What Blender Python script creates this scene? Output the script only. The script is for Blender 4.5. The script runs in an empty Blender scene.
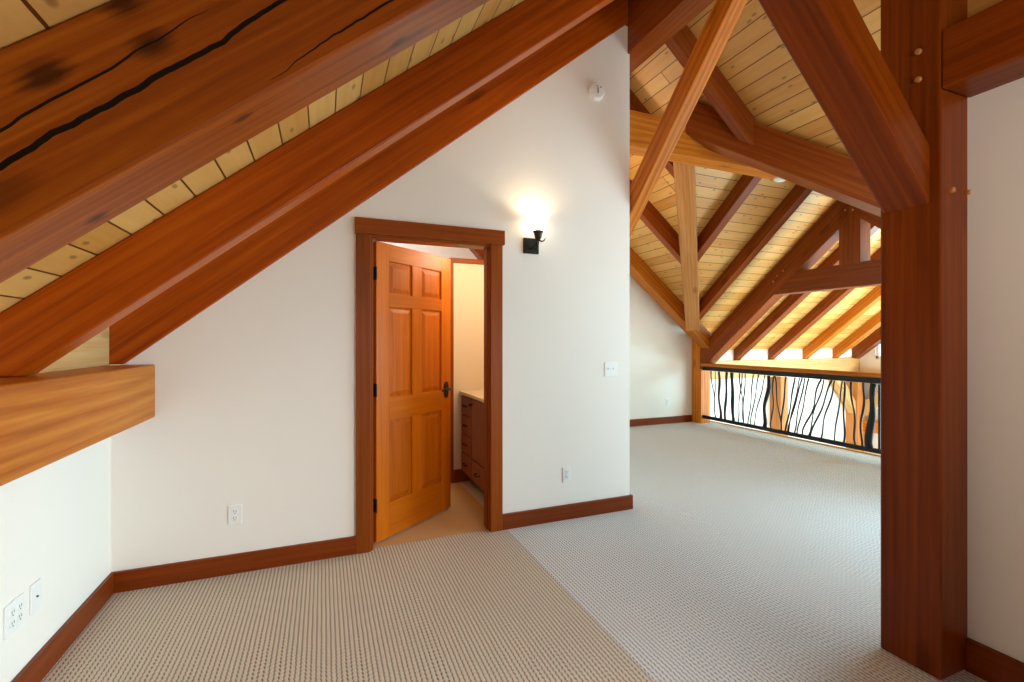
import bpy, bmesh, math, random
from mathutils import Vector, Matrix, noise
random.seed(7)
S = bpy.context.scene
COL = S.collection
V = Vector

# ---------------------------------------------------------------- camera, sky, light, exposure
H = 1.36
YAW = 0.38484
cd = bpy.data.cameras.new('camera'); cam = bpy.data.objects.new('camera', cd); COL.objects.link(cam)
cd.sensor_width = 36.0; cd.lens = 36.0 * 466.7 / 1024.0; cd.clip_start = 0.02
cam.location = (0, 0, H); cam.rotation_euler = (math.pi / 2, 0, -YAW)
S.camera = cam
S.view_settings.view_transform = 'Standard'
S.view_settings.look = 'None'
S.view_settings.gamma = 1.0
S.view_settings.use_curve_mapping = False
S.view_settings.exposure = 0.5
try:
    S.cycles.use_denoising = True
    S.cycles.max_bounces = 10
    S.cycles.diffuse_bounces = 6
    S.cycles.sample_clamp_indirect = 6.0
except Exception:
    pass

wd = bpy.data.worlds.new('sky'); S.world = wd; wd.use_nodes = True
bg = wd.node_tree.nodes['Background']
bg.inputs[0].default_value = (0.78, 0.88, 1.0, 1); bg.inputs[1].default_value = 1.6

COOL = (0.80, 0.90, 1.0); WARM = (1.0, 0.66, 0.34); SOFT = (1.0, 0.86, 0.70)


def area_light(name, loc, aim, sx, sy, power, color):
    l = bpy.data.lights.new(name, 'AREA'); l.shape = 'RECTANGLE'; l.size = sx; l.size_y = sy
    l.energy = power; l.color = color
    o = bpy.data.objects.new(name, l); COL.objects.link(o); o.location = loc
    o.rotation_euler = (V(aim) - V(loc)).to_track_quat('-Z', 'Y').to_euler()
    return o


def point_light(name, loc, power, color, r=0.05):
    l = bpy.data.lights.new(name, 'POINT'); l.energy = power; l.color = color; l.shadow_soft_size = r
    o = bpy.data.objects.new(name, l); COL.objects.link(o); o.location = loc
    return o


# daylight: rear and great room end windows; the other panels are added fills
near_fill = area_light('added_fill_near', (2.44, -0.30, 1.15), (-0.8, 2.5, 0.1), 1.3, 0.9, 28, (0.88, 0.95, 1.0))  # added fill with no window there, brightens the west and door walls
near_fill.data.spread = math.radians(80)
rw = area_light('window_daylight_rear', (0.6, -2.42, 1.5), (2.2, 1.6, 2.3), 1.6, 1.1, 7, (1.0, 0.97, 0.86))
rw.data.spread = math.radians(56)
loft_fill = area_light('added_fill_loft', (4.55, 0.86, 1.15), (0.3, 3.4, 0.1), 2.0, 0.9, 35, (0.50, 0.82, 1.0))  # added fill, the loft's south wall has no window
loft_fill.data.spread = math.radians(110)
area_light('added_fill_great_south', (8.2, 0.75, -1.2), (5.8, 4.2, 3.0), 4.4, 2.6, 470, (0.70, 0.90, 1.0))  # unseen panel added low, stands in for light bounced off the floor
area_light('window_daylight_great_east', (10.5, 2.4, 1.5), (0.0, 2.6, 0.4), 3.4, 2.2, 500, (0.34, 0.78, 1.0))
area_light('added_fill_bathroom', (0.5, 5.0, 2.60), (1.2, 6.2, 2.3), 0.6, 0.7, 14, (0.9, 0.97, 1.0))  # added panel, the roof has no skylight; brightens the bathroom's far wall

# ---------------------------------------------------------------- node helpers


class NT:
    def __init__(self, name):
        self.m = bpy.data.materials.new(name); self.m.use_nodes = True
        self.t = self.m.node_tree; self.b = self.t.nodes['Principled BSDF']

    def n(self, kind, **kw):
        nd = self.t.nodes.new(kind)
        for k, v in kw.items():
            if k.startswith('i_'):
                key = k[2:]
                key = int(key) if key.isdigit() else key
                nd.inputs[key].default_value = v
            else:
                setattr(nd, k, v)
        return nd

    def l(self, a, b):
        self.t.links.new(a, b)

    def math(self, op, a, b=None, c=None, clamp=False):
        nd = self.n('ShaderNodeMath', operation=op); nd.use_clamp = clamp
        for i, x in enumerate((a, b, c)):
            if x is None: continue
            if hasattr(x, 'links'): self.l(x, nd.inputs[i])
            else: nd.inputs[i].default_value = x
        return nd.outputs[0]

    def ramp(self, fac, stops):
        r = self.n('ShaderNodeValToRGB'); e = r.color_ramp.elements
        while len(e) < len(stops): e.new(0.5)
        for x, (p, c) in zip(e, stops):
            x.position = p; x.color = (*c, 1) if len(c) == 3 else c
        self.l(fac, r.inputs[0]); return r.outputs[0]

    def mix(self, fac, a, b, mode='MIX'):
        nd = self.n('ShaderNodeMix', data_type='RGBA', blend_type=mode)
        for k, x in ((0, fac), (6, a), (7, b)):
            if hasattr(x, 'links'): self.l(x, nd.inputs[k])
            else: nd.inputs[k].default_value = x if k == 0 else ((*x, 1) if len(x) == 3 else x)
        return nd.outputs[2]

    def coords(self, scale=(1, 1, 1), rand=True):
        tc = self.n('ShaderNodeTexCoord'); src = tc.outputs['Object']
        if rand:
            oi = self.n('ShaderNodeObjectInfo')
            off = self.n('ShaderNodeVectorMath', operation='SCALE'); off.inputs[0].default_value = (13.0, 7.0, 5.0)
            self.l(oi.outputs['Random'], off.inputs['Scale'])
            ad = self.n('ShaderNodeVectorMath', operation='ADD'); self.l(src, ad.inputs[0]); self.l(off.outputs[0], ad.inputs[1])
            src = ad.outputs[0]
        mp = self.n('ShaderNodeMapping'); mp.inputs['Scale'].default_value = scale
        self.l(src, mp.inputs['Vector'])
        return mp.outputs[0], src, tc.outputs['Object']

    def bump(self, h, strength=0.3, dist=0.01):
        b = self.n('ShaderNodeBump'); b.inputs['Strength'].default_value = strength; b.inputs['Distance'].default_value = dist
        self.l(h, b.inputs['Height']); self.l(b.outputs[0], self.b.inputs['Normal'])

    def base(self, c):
        if hasattr(c, 'links'): self.l(c, self.b.inputs['Base Color'])
        else: self.b.inputs['Base Color'].default_value = (*c, 1)

    def set(self, **kw):
        for k, v in kw.items():
            self.b.inputs[k.replace('_', ' ')].default_value = v
        return self


def wood(name, dark, mid, light, rough=0.36, knots=(), cracks=(), rand_knots=True, contrast=1.0, spec=0.2):
    t = NT(name)
    big, src, obj = t.coords((0.55, 9, 9))
    n1 = t.n('ShaderNodeTexNoise', i_Scale=1.0, i_Detail=5.0, i_Roughness=0.6, i_Distortion=0.6); t.l(big, n1.inputs['Vector'])
    mp2 = t.n('ShaderNodeMapping'); mp2.inputs['Scale'].default_value = (2.0, 75, 75); t.l(src, mp2.inputs['Vector'])
    n2 = t.n('ShaderNodeTexNoise', i_Scale=1.0, i_Detail=3.0, i_Roughness=0.5); t.l(mp2.outputs[0], n2.inputs['Vector'])
    # long cathedral grain
    mp3 = t.n('ShaderNodeMapping'); mp3.inputs['Scale'].default_value = (0.9, 7, 7); t.l(src, mp3.inputs['Vector'])
    wv = t.n('ShaderNodeTexWave', wave_type='RINGS', rings_direction='X', i_Scale=1.3, i_Distortion=6.0, i_Detail=3.0)
    wv.inputs['Detail Scale'].default_value = 0.6
    t.l(mp3.outputs[0], wv.inputs['Vector'])
    f = t.math('ADD', t.math('MULTIPLY', n1.outputs[0], 0.52), t.math('MULTIPLY', n2.outputs[0], 0.42))
    f = t.math('ADD', f, t.math('MULTIPLY', wv.outputs['Fac'], 0.07 * contrast))
    col = t.ramp(f, [(0.32, dark), (0.52, mid), (0.74, light)])
    height = f
    if rand_knots:
        mpk = t.n('ShaderNodeMapping'); mpk.inputs['Scale'].default_value = (1.5, 4.4, 4.4); t.l(src, mpk.inputs['Vector'])
        vo = t.n('ShaderNodeTexVoronoi', i_Scale=1.0); t.l(mpk.outputs[0], vo.inputs['Vector'])
        k = t.ramp(vo.outputs['Distance'], [(0.0, (1, 1, 1)), (0.09, (0.7, 0.7, 0.7)), (0.16, (0, 0, 0))])
        col = t.mix(t.math('MULTIPLY', k, 0.62), col, tuple(c * 0.35 for c in dark))
    for (kx, ky, kz, kr) in knots:
        d = t.n('ShaderNodeVectorMath', operation='DISTANCE'); d.inputs[1].default_value = (kx * 0.62, ky, kz)
        sc = t.n('ShaderNodeVectorMath', operation='MULTIPLY'); sc.inputs[1].default_value = (0.62, 1, 1)
        t.l(obj, sc.inputs[0]); t.l(sc.outputs[0], d.inputs[0])
        dn = t.math('ADD', d.outputs['Value'], t.math('MULTIPLY', t.math('SUBTRACT', n2.outputs[0], 0.5), kr * 0.9))
        k = t.ramp(t.math('DIVIDE', dn, kr), [(0.3, (1, 1, 1)), (0.62, (0.55, 0.55, 0.55)), (1.0, (0, 0, 0))])
        col = t.mix(t.math('MULTIPLY', k, 0.85), col, tuple(c * 0.22 for c in dark))
    if cracks:
        sp = t.n('ShaderNodeSeparateXYZ'); t.l(obj, sp.inputs[0])
        for (x0, z0, x1, z1, w, amp, seed) in cracks:      # a drying check along one face
            nn = t.n('ShaderNodeTexNoise', noise_dimensions='1D', i_Scale=2.3, i_Detail=4.0, i_Roughness=0.62)
            t.l(t.math('ADD', sp.outputs[0], seed), nn.inputs['W'])
            s = t.math('DIVIDE', t.math('SUBTRACT', sp.outputs[0], x0), x1 - x0)
            line = t.math('ADD', t.math('MULTIPLY', s, z1 - z0), z0)
            line = t.math('ADD', line, t.math('MULTIPLY', t.math('SUBTRACT', nn.outputs[0], 0.5), amp))
            dz = t.math('ABSOLUTE', t.math('SUBTRACT', sp.outputs[2], line))
            taper = t.math('MULTIPLY', t.math('MULTIPLY', s, t.math('SUBTRACT', 1.0, s)), 4.0, clamp=True)
            wid = t.math('MULTIPLY', t.math('POWER', taper, 0.6), w)
            msk = t.math('MULTIPLY', t.math('LESS_THAN', dz, wid), t.math('GREATER_THAN', taper, 0.001))
            front = t.math('LESS_THAN', sp.outputs[1], 0.0)
            msk = t.math('MULTIPLY', msk, front)
            col = t.mix(msk, col, (0.006, 0.0025, 0.001))
            height = t.math('SUBTRACT', height, t.math('MULTIPLY', msk, 1.5))
    # every timber a slightly different tone
    oi = t.n('ShaderNodeObjectInfo')
    hs = t.n('ShaderNodeHueSaturation'); t.l(col, hs.inputs['Color'])
    t.l(t.math('ADD', t.math('MULTIPLY', oi.outputs['Random'], 0.24), 0.88), hs.inputs['Value'])
    t.base(hs.outputs[0])
    t.set(Roughness=rough)
    t.b.inputs['Specular IOR Level'].default_value = spec
    t.bump(height, 0.12, 0.004)
    return t.m


def planks(name, c1, c2, groove, width=0.135, length=2.3, rough=0.45):
    """tongue and groove boards, u along the boards, v across (object x, y)"""
    t = NT(name)
    tc = t.n('ShaderNodeTexCoord'); obj = tc.outputs['Object']
    br = t.n('ShaderNodeTexBrick', offset=0.37, offset_frequency=3, squash=1.0)
    br.inputs['Color1'].default_value = (0, 0, 0, 1); br.inputs['Color2'].default_value = (1, 1, 1, 1); br.inputs['Mortar'].default_value = (0.5, 0.5, 0.5, 1)
    br.inputs['Scale'].default_value = 1.0; br.inputs['Mortar Size'].default_value = 0.0042
    br.inputs['Mortar Smooth'].default_value = 0.3
    br.inputs['Brick Width'].default_value = length; br.inputs['Row Height'].default_value = width
    t.l(obj, br.inputs['Vector'])
    sh = t.n('ShaderNodeVectorMath', operation='SCALE'); t.l(br.outputs['Color'], sh.inputs[0]); sh.inputs['Scale'].default_value = 9.0
    ad = t.n('ShaderNodeVectorMath', operation='ADD'); t.l(obj, ad.inputs[0]); t.l(sh.outputs[0], ad.inputs[1])
    mp = t.n('ShaderNodeMapping'); mp.inputs['Scale'].default_value = (0.9, 16, 16); t.l(ad.outputs[0], mp.inputs['Vector'])
    n1 = t.n('ShaderNodeTexNoise', i_Scale=1.0, i_Detail=5.0, i_Roughness=0.6, i_Distortion=0.8); t.l(mp.outputs[0], n1.inputs['Vector'])
    f = t.math('ADD', t.math('MULTIPLY', n1.outputs[0], 0.6), t.math('MULTIPLY', br.outputs['Color'], 0.4))
    col = t.ramp(f, [(0.25, c1), (0.75, c2)])
    mk = t.n('ShaderNodeMapping'); mk.inputs['Scale'].default_value = (3.2, 7.0, 1); t.l(ad.outputs[0], mk.inputs['Vector'])
    vo = t.n('ShaderNodeTexVoronoi', voronoi_dimensions='2D', i_Scale=1.0); t.l(mk.outputs[0], vo.inputs['Vector'])
    k = t.ramp(vo.outputs['Distance'], [(0.0, (1, 1, 1)), (0.045, (0.8, 0.8, 0.8)), (0.085, (0, 0, 0))])
    col = t.mix(t.math('MULTIPLY', k, 0.7), col, tuple(c * 0.28 for c in c1))
    col = t.mix(br.outputs['Fac'], col, groove)
    t.base(col); t.set(Roughness=rough)
    t.bump(t.math('SUBTRACT', 1.0, br.outputs['Fac']), 0.6, 0.006)
    return t.m


def paint(name, c, rough=0.75, tex=0.12):
    t = NT(name)
    tc, src, obj = t.coords((60, 60, 60), False)
    n = t.n('ShaderNodeTexNoise', i_Scale=1.0, i_Detail=3.0); t.l(tc, n.inputs['Vector'])
    n2 = t.n('ShaderNodeTexNoise', i_Scale=1.3, i_Detail=2.0); t.l(obj, n2.inputs['Vector'])
    t.base(t.mix(t.math('MULTIPLY', n2.outputs[0], 0.5), c, tuple(x * 0.975 for x in c)))
    t.set(Roughness=rough); t.bump(n.outputs[0], tex, 0.002)
    return t.m


def carpet(name, cord, gap, px=0.0198, py=0.0250):
    t = NT(name)
    tc = t.n('ShaderNodeTexCoord')
    nz = t.n('ShaderNodeTexNoise', i_Scale=9.0, i_Detail=2.0); t.l(tc.outputs['Object'], nz.inputs['Vector'])
    sp = t.n('ShaderNodeSeparateXYZ'); t.l(tc.outputs['Object'], sp.inputs[0])
    wob = t.math('MULTIPLY', t.math('SUBTRACT', nz.outputs[0], 0.5), 0.005)
    u = t.math('DIVIDE', t.math('ADD', sp.outputs[0], wob), px)
    cx = t.math('SUBTRACT', t.math('FRACT', u), 0.5)
    row = t.math('FLOOR', u)
    wn = t.n('ShaderNodeTexWhiteNoise', noise_dimensions='1D'); t.l(row, wn.inputs['W'])
    nz2 = t.n('ShaderNodeTexNoise', i_Scale=24.0, i_Detail=1.0); t.l(tc.outputs['Object'], nz2.inputs['Vector'])
    jit = t.math('ADD', t.math('MULTIPLY', row, 0.5), t.math('MULTIPLY', wn.outputs['Value'], 0.35))
    jit = t.math('ADD', jit, t.math('MULTIPLY', nz2.outputs[0], 0.5))
    v = t.math('ADD', t.math('DIVIDE', sp.outputs[1], py), jit)
    cy = t.math('SUBTRACT', t.math('FRACT', v), 0.5)
    fl = t.n('ShaderNodeTexNoise', i_Scale=160.0, i_Detail=2.0); t.l(tc.outputs['Object'], fl.inputs['Vector'])
    side = t.math('MULTIPLY', t.math('SUBTRACT', t.math('ABSOLUTE', cx), 0.22), 5.0, clamp=True)      # 0 on the cord, 1 between cords
    nub = t.math('SUBTRACT', 1.0, t.math('MULTIPLY', t.math('ABSOLUTE', cy), 2.1), clamp=True)       # a dark hole between two loops
    pit = t.math('MULTIPLY', side, t.math('ADD', t.math('MULTIPLY', nub, 1.35), 0.04))
    h = t.math('SUBTRACT', t.math('ADD', 0.9, t.math('MULTIPLY', t.math('SUBTRACT', fl.outputs[0], 0.5), 0.5)), pit, clamp=True)
    patch = t.n('ShaderNodeTexNoise', i_Scale=1.1, i_Detail=3.0); t.l(tc.outputs['Object'], patch.inputs['Vector'])
    col = t.ramp(h, [(0.0, gap), (0.75, cord)])
    col = t.mix(t.math('MULTIPLY', patch.outputs[0], 0.22), col, tuple(c * 0.8 for c in cord))
    t.base(col); t.set(Roughness=0.95)
    t.b.inputs['Specular IOR Level'].default_value = 0.1
    t.bump(h, 0.35, 0.004)
    return t.m


def plain(name, c, rough=0.5, metal=0.0, emit=None, es=0.0, noise_amt=0.15):
    t = NT(name)
    tc, src, obj = t.coords((30, 30, 30), False)
    n = t.n('ShaderNodeTexNoise', i_Scale=1.0, i_Detail=3.0); t.l(tc, n.inputs['Vector'])
    t.base(t.mix(t.math('MULTIPLY', n.outputs[0], noise_amt), c, tuple(x * 0.7 for x in c)))
    t.set(Roughness=rough, Metallic=metal)
    if emit:
        t.b.inputs['Emission Color'].default_value = (*emit, 1); t.b.inputs['Emission Strength'].default_value = es
    return t.m


def srgb(r, g, b):
    f = lambda c: (c / 255 / 12.92) if c / 255 <= 0.04045 else ((c / 255 + 0.055) / 1.055) ** 2.4
    return (f(r), f(g), f(b))


FIR_D, FIR_M, FIR_L = srgb(108, 46, 8), srgb(134, 62, 14), srgb(154, 82, 28)
M_TIMBER = wood('stained_fir', FIR_D, FIR_M, FIR_L)
M_NEAR = wood('stained_fir_near', srgb(134, 52, 3), srgb(166, 74, 6), srgb(188, 96, 16))
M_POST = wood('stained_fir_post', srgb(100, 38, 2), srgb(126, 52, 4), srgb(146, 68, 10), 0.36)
M_EAVE = wood('stained_fir_eave', srgb(158, 76, 6), srgb(190, 104, 20), srgb(208, 130, 44), 0.42, contrast=2.4)
M_GOLD = wood('golden_fir', srgb(160, 98, 46), srgb(184, 122, 66), srgb(200, 142, 88), 0.45)
M_TRIM = wood('stained_fir_trim', srgb(120, 54, 2), srgb(142, 66, 6), srgb(158, 78, 12), 0.38, rand_knots=False, contrast=0.6)
M_BASE = wood('stained_fir_baseboard', srgb(102, 38, 4), srgb(122, 50, 7), srgb(138, 62, 12), 0.38, rand_knots=False, contrast=0.6)
M_DOOR = wood('stained_fir_door', srgb(182, 90, 2), srgb(200, 102, 4), srgb(212, 116, 12), 0.38, rand_knots=False, contrast=0.6)
M_PANEL = wood('stained_fir_panel', srgb(160, 74, 2), srgb(188, 92, 4), srgb(206, 110, 14), 0.38, rand_knots=False, contrast=0.8)
M_CAB = wood('stained_fir_cabinet', srgb(122, 56, 2), srgb(142, 68, 6), srgb(156, 78, 12), 0.4, rand_knots=False, contrast=0.6)
M_PALE = wood('pale_fir', srgb(194, 142, 84), srgb(208, 162, 104), srgb(220, 180, 126), 0.5)
M_DECK = planks('pine_tongue_and_groove', srgb(204, 140, 62), srgb(230, 180, 102), srgb(100, 54, 12))
M_DECK_LONG = planks('pine_tongue_and_groove_long', srgb(204, 140, 62), srgb(230, 180, 102), srgb(100, 54, 12), 0.135, 7.0)
M_WALL = paint('white_wall_paint', srgb(240, 232, 220))
M_WALLC = paint('cream_wall_paint', srgb(236, 220, 190))
M_CARPET = carpet('berber_carpet_warm', srgb(212, 196, 176), srgb(88, 66, 46))
M_CARPET_DAYLIT = carpet('berber_carpet_daylit', srgb(221, 219, 216), srgb(112, 100, 90))  # same carpet as the warm one, cool daylight put into its colour
M_IRON = plain('black_wrought_iron', (0.012, 0.013, 0.015), 0.5, 0.3)
M_BRONZE = plain('dark_bronze', (0.035, 0.026, 0.018), 0.42, 0.7)
M_WHITE = plain('white_plastic', srgb(238, 236, 230), 0.35, noise_amt=0.03)
M_SLOT = plain('dark_slot', (0.09, 0.08, 0.07), 0.6)
M_PEG = plain('oak_peg', srgb(196, 130, 66), 0.5)
M_GLOW = plain('lit_frosted_glass', srgb(255, 246, 226), 0.3, emit=(1.0, 0.88, 0.68), es=3.2)
M_TILE = plain('beige_floor_vinyl', srgb(206, 168, 116), 0.45, noise_amt=0.3)
M_COUNTER = plain('pale_stone_counter', srgb(232, 214, 184), 0.25)
M_GFLOOR = planks('great_room_floor', srgb(150, 104, 62), srgb(180, 132, 84), srgb(80, 50, 26), 0.1, 1.4)
M_SKYGLASS = plain('window_pane_glass', srgb(225, 238, 250), 0.1)


def glass():
    t = NT('clear_window_glass'); b = t.b
    out = t.t.nodes['Material Output']
    tr = t.n('ShaderNodeBsdfTransparent'); tr.inputs[0].default_value = (0.95, 0.97, 1, 1)
    gl = t.n('ShaderNodeBsdfGlossy'); gl.inputs['Roughness'].default_value = 0.02
    fr = t.n('ShaderNodeFresnel'); fr.inputs[0].default_value = 1.3
    mx = t.n('ShaderNodeMixShader'); t.l(fr.outputs[0], mx.inputs[0]); t.l(tr.outputs[0], mx.inputs[1]); t.l(gl.outputs[0], mx.inputs[2])
    t.l(mx.outputs[0], out.inputs['Surface'])
    return t.m


M_GLASS = glass()

# ---------------------------------------------------------------- mesh helpers


def link(name, bm, mat, parent=None, loc=(0, 0, 0), smooth=False, M=None):
    bmesh.ops.recalc_face_normals(bm, faces=bm.faces)
    me = bpy.data.meshes.new(name); bm.to_mesh(me); bm.free()
    if smooth:
        for p in me.polygons: p.use_smooth = True
    me.materials.append(mat)
    o = bpy.data.objects.new(name, me); COL.objects.link(o)
    if M is not None: o.matrix_world = M
    else: o.location = loc
    if parent is not None:
        o.parent = parent
        # child placed in world coordinates
        o.matrix_parent_inverse = parent.matrix_world.inverted()
    return o


def bevel(bm, w, seg=2):
    es = [e for e in bm.edges if len(e.link_faces) == 2 and e.calc_face_angle(0) > 0.4]
    if w > 0: bmesh.ops.bevel(bm, geom=es, offset=w, segments=seg, profile=0.5, affect='EDGES')


def prism(name, poly, ext, ax, mat, bev=0.006, parent=None):
    """solid made from a polygon (world points) extruded by ext; its local x runs along ax (the grain)"""
    poly = [V(p) for p in poly]; ext = V(ext); x = V(ax).normalized()
    y = ext.normalized(); y = (y - x * y.dot(x)).normalized(); z = x.cross(y)
    c = sum(poly, V()) / len(poly) + ext / 2
    R = Matrix((x, y, z)).transposed()
    Mw = Matrix.Translation(c) @ R.to_4x4(); Mi = Mw.inverted()
    bm = bmesh.new()
    a = [bm.verts.new(Mi @ p) for p in poly]; b = [bm.verts.new(Mi @ (p + ext)) for p in poly]
    n = len(poly)
    bm.faces.new(a); bm.faces.new(b[::-1])
    for i in range(n): bm.faces.new((a[i], b[i], b[(i + 1) % n], a[(i + 1) % n]))
    bmesh.ops.recalc_face_normals(bm, faces=bm.faces)
    bevel(bm, bev)
    return link(name, bm, mat, parent, M=Mw)


def box(name, lo, hi, mat, ax=None, bev=0.0, parent=None):
    lo = V(lo); hi = V(hi); d = hi - lo
    if ax is None: ax = (1, 0, 0) if d.x >= max(d.y, d.z) else ((0, 1, 0) if d.y >= d.z else (0, 0, 1))
    ax = V(ax)
    if abs(ax.y) > 0.5: e = V((d.x, 0, 0)); p = [(lo.x, lo.y, lo.z), (lo.x, hi.y, lo.z), (lo.x, hi.y, hi.z), (lo.x, lo.y, hi.z)]
    else: e = V((0, d.y, 0)); p = [(lo.x, lo.y, lo.z), (hi.x, lo.y, lo.z), (hi.x, lo.y, hi.z), (lo.x, lo.y, hi.z)]
    return prism(name, p, e, ax, mat, bev, parent)


def bxm(bm, lo, hi):
    r = bmesh.ops.create_cube(bm, size=1.0)['verts']
    for v in r:
        v.co = V((lo[i] + (v.co[i] + 0.5) * (hi[i] - lo[i]) for i in range(3)))
    return r


def tube(bm, pts, radii, seg=8, flat=1.0, up=V((0, 0, 1))):
    rings = []
    for i, p in enumerate(pts):
        p = V(p); d = (V(pts[min(i + 1, len(pts) - 1)]) - V(pts[max(i - 1, 0)])).normalized()
        u = up if abs(d.dot(up)) < 0.95 else V((1, 0, 0))
        s = d.cross(u).normalized(); w = s.cross(d).normalized()
        rings.append([bm.verts.new(p + (s * math.cos(a) + w * math.sin(a) * flat) * radii[i]) for a in [2 * math.pi * k / seg for k in range(seg)]])
    for a, b in zip(rings, rings[1:]):
        for k in range(seg): bm.faces.new((a[k], a[(k + 1) % seg], b[(k + 1) % seg], b[k]))
    bm.faces.new(rings[0][::-1]); bm.faces.new(rings[-1])


def lathe(bm, prof, M, seg=28):
    """profile (r, h) turned about local z, placed by M"""
    rings = []
    for r, h in prof:
        if r < 1e-5: rings.append([bm.verts.new(M @ V((0, 0, h)))])
        else: rings.append([bm.verts.new(M @ V((r * math.cos(2 * math.pi * k / seg), r * math.sin(2 * math.pi * k / seg), h))) for k in range(seg)])
    for a, b in zip(rings, rings[1:]):
        for k in range(seg):
            k2 = (k + 1) % seg
            if len(a) == 1 and len(b) == 1: continue
            if len(a) == 1: bm.faces.new((a[0], b[k], b[k2]))
            elif len(b) == 1: bm.faces.new((a[k], a[k2], b[0]))
            else: bm.faces.new((a[k], a[k2], b[k2], b[k]))


def tag(o, label, cat, group=None):
    o['label'] = label; o['category'] = cat; o['kind'] = 'thing'
    if group: o['group'] = group
    return o


def struct(o):
    o['kind'] = 'structure'; return o


def empty(name, loc, rz=0.0):
    o = bpy.data.objects.new(name, None); COL.objects.link(o); o.location = loc; o.rotation_euler = (0, 0, rz)
    o.empty_display_size = 0.1
    bpy.context.view_layer.update()
    return o


# ---------------------------------------------------------------- the roof's planes (all ceilings slope 0.82)
MS = 0.82
XL, XR, XE = -1.062, 2.389, 5.84          # west eave, wing ridge, corner post line
ZD = 4.286                                # wing ridge, underside of boards
YR = 3.515; ZG = 3.646                    # great room ridge
YW = 3.152                                # wall with the door
YF = 6.175                                # loft's end wall
deck1 = lambda x: ZD - MS * (XR - x)
deck2 = lambda x: ZD - MS * (x - XR)
deck3 = lambda y: ZG - MS * (y - YR)
deck4 = lambda y: ZG - MS * (YR - y)
XV = XR + (ZD - ZG) / MS                   # where the great ridge meets the wing slope
XEND = 10.62                              # great room gable wall
YN = 6.50                                 # great room long wall
YS = 0.65
TH = 0.03


def slope(name, polys, ax, mat):
    """boarded ceiling: polygons (world) with thickness; local x along the boards"""
    polys = [[V(p) for p in q] for q in polys]
    n = (polys[0][1] - polys[0][0]).cross(polys[0][2] - polys[0][1]).normalized()
    if n.z < 0: n = -n
    x = V(ax).normalized(); y = n.cross(x)
    Mw = Matrix.Translation(polys[0][0]) @ Matrix((x, y, n)).transposed().to_4x4(); Mi = Mw.inverted()
    bm = bmesh.new()
    for q in polys:
        a = [bm.verts.new(Mi @ p) for p in q]; b = [bm.verts.new(Mi @ (p + n * TH)) for p in q]
        bm.faces.new(a); bm.faces.new(b)
        for i in range(len(q)): bm.faces.new((a[i], a[(i + 1) % len(q)], b[(i + 1) % len(q)], b[i]))
    return struct(link(name, bm, mat, M=Mw))


YB = -2.55
slope('ceiling_west_slope', [[(XL - 0.35, YB, deck1(XL - 0.35)), (XR, YB, ZD), (XR, YF + 0.1, ZD), (XL - 0.35, YF + 0.1, deck1(XL - 0.35))]], (0, 1, 0), M_DECK_LONG)
slope('ceiling_east_slope', [
    [(XR, YB, ZD), (2.9, YB, deck2(2.9)), (2.9, YR, deck2(2.9)), (XR, YR, ZD)],
    [(2.9, 0.70, deck2(2.9)), (XE + 0.14, 0.70, deck2(XE + 0.14)), (XV, YR, ZG), (2.9, YR, deck2(2.9))],
    [(XR, YR, ZD), (XV, YR, ZG), (XE, YR + XE - XV, deck2(XE)), (XE, YF + 0.1, deck2(XE)), (XR, YF + 0.1, ZD)]], (0, 1, 0), M_DECK)
slope('ceiling_great_north_slope', [[(XV, YR, ZG), (XEND + 0.1, YR, ZG), (XEND + 0.1, YN + 0.15, deck3(YN + 0.15)), (XV + YN + 0.15 - YR, YN + 0.15, deck3(YN + 0.15))]], (1, 0, 0), M_DECK)
slope('ceiling_great_south_slope', [[(XV, YR, ZG), (XEND + 0.1, YR, ZG), (XEND + 0.1, YS - 0.1, deck4(YS - 0.1)), (XV + YR - YS + 0.1, YS - 0.1, deck4(YS - 0.1))]], (1, 0, 0), M_DECK)

# ---------------------------------------------------------------- floors and walls
SEAM = 1.225
struct(box('floor_near_carpet', (XL - 0.02, YB, -0.06), (SEAM, YW + 0.03, 0), M_CARPET, (1, 0, 0)))
struct(box('floor_loft_carpet', (SEAM, YB, -0.06), (6.07, YF, 0), M_CARPET_DAYLIT, (1, 0, 0)))
struct(box('floor_bathroom_tile', (XL, YW + 0.03, -0.06), (SEAM, YF, -0.004), M_TILE, (1, 0, 0)))
struct(box('trim_loft_edge', (6.07, 0.8, -0.32), (6.11, YF, 0.012), M_PALE, (0, 1, 0), 0.003))
struct(box('floor_great_room', (6.0, YS, -2.8), (XEND + 0.1, YN, -2.74), M_GFLOOR, (1, 0, 0)))
struct(box('wall_under_loft', (5.98, YS, -2.74), (6.07, YN, -0.06), M_WALL))

WT = 0.115
DX0, DX1, DZ = 0.287, 1.114, 2.05         # door opening
wt = lambda x: deck1(x) - 0.262           # top of the wall with the door, under its rafter


def wall_with_door():
    bm = bmesh.new()
    prof = [[(XL, 0), (DX0, 0), (DX0, wt(DX0)), (XL, wt(XL))],
            [(DX0, DZ), (DX1, DZ), (DX1, wt(DX1)), (DX0, wt(DX0))],
            [(DX1, 0), (2.306, 0), (2.306, wt(2.25)), (2.25, wt(2.25)), (DX1, wt(DX1))]]
    for q in prof:
        a = [bm.verts.new((x, YW, z)) for x, z in q]; b = [bm.verts.new((x, YW + WT, z)) for x, z in q]
        bm.faces.new(a); bm.faces.new(b[::-1])
        for i in range(len(q)): bm.faces.new((a[i], b[i], b[(i + 1) % len(q)], a[(i + 1) % len(q)]))
    bmesh.ops.remove_doubles(bm, verts=bm.verts, dist=1e-5)
    return struct(link('wall_north', bm, M_WALL))


wall_with_door()
struct(box('wall_west', (XL - 0.1, YB, 0), (XL, YF, 1.20), M_WALL, (0, 1, 0)))
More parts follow.
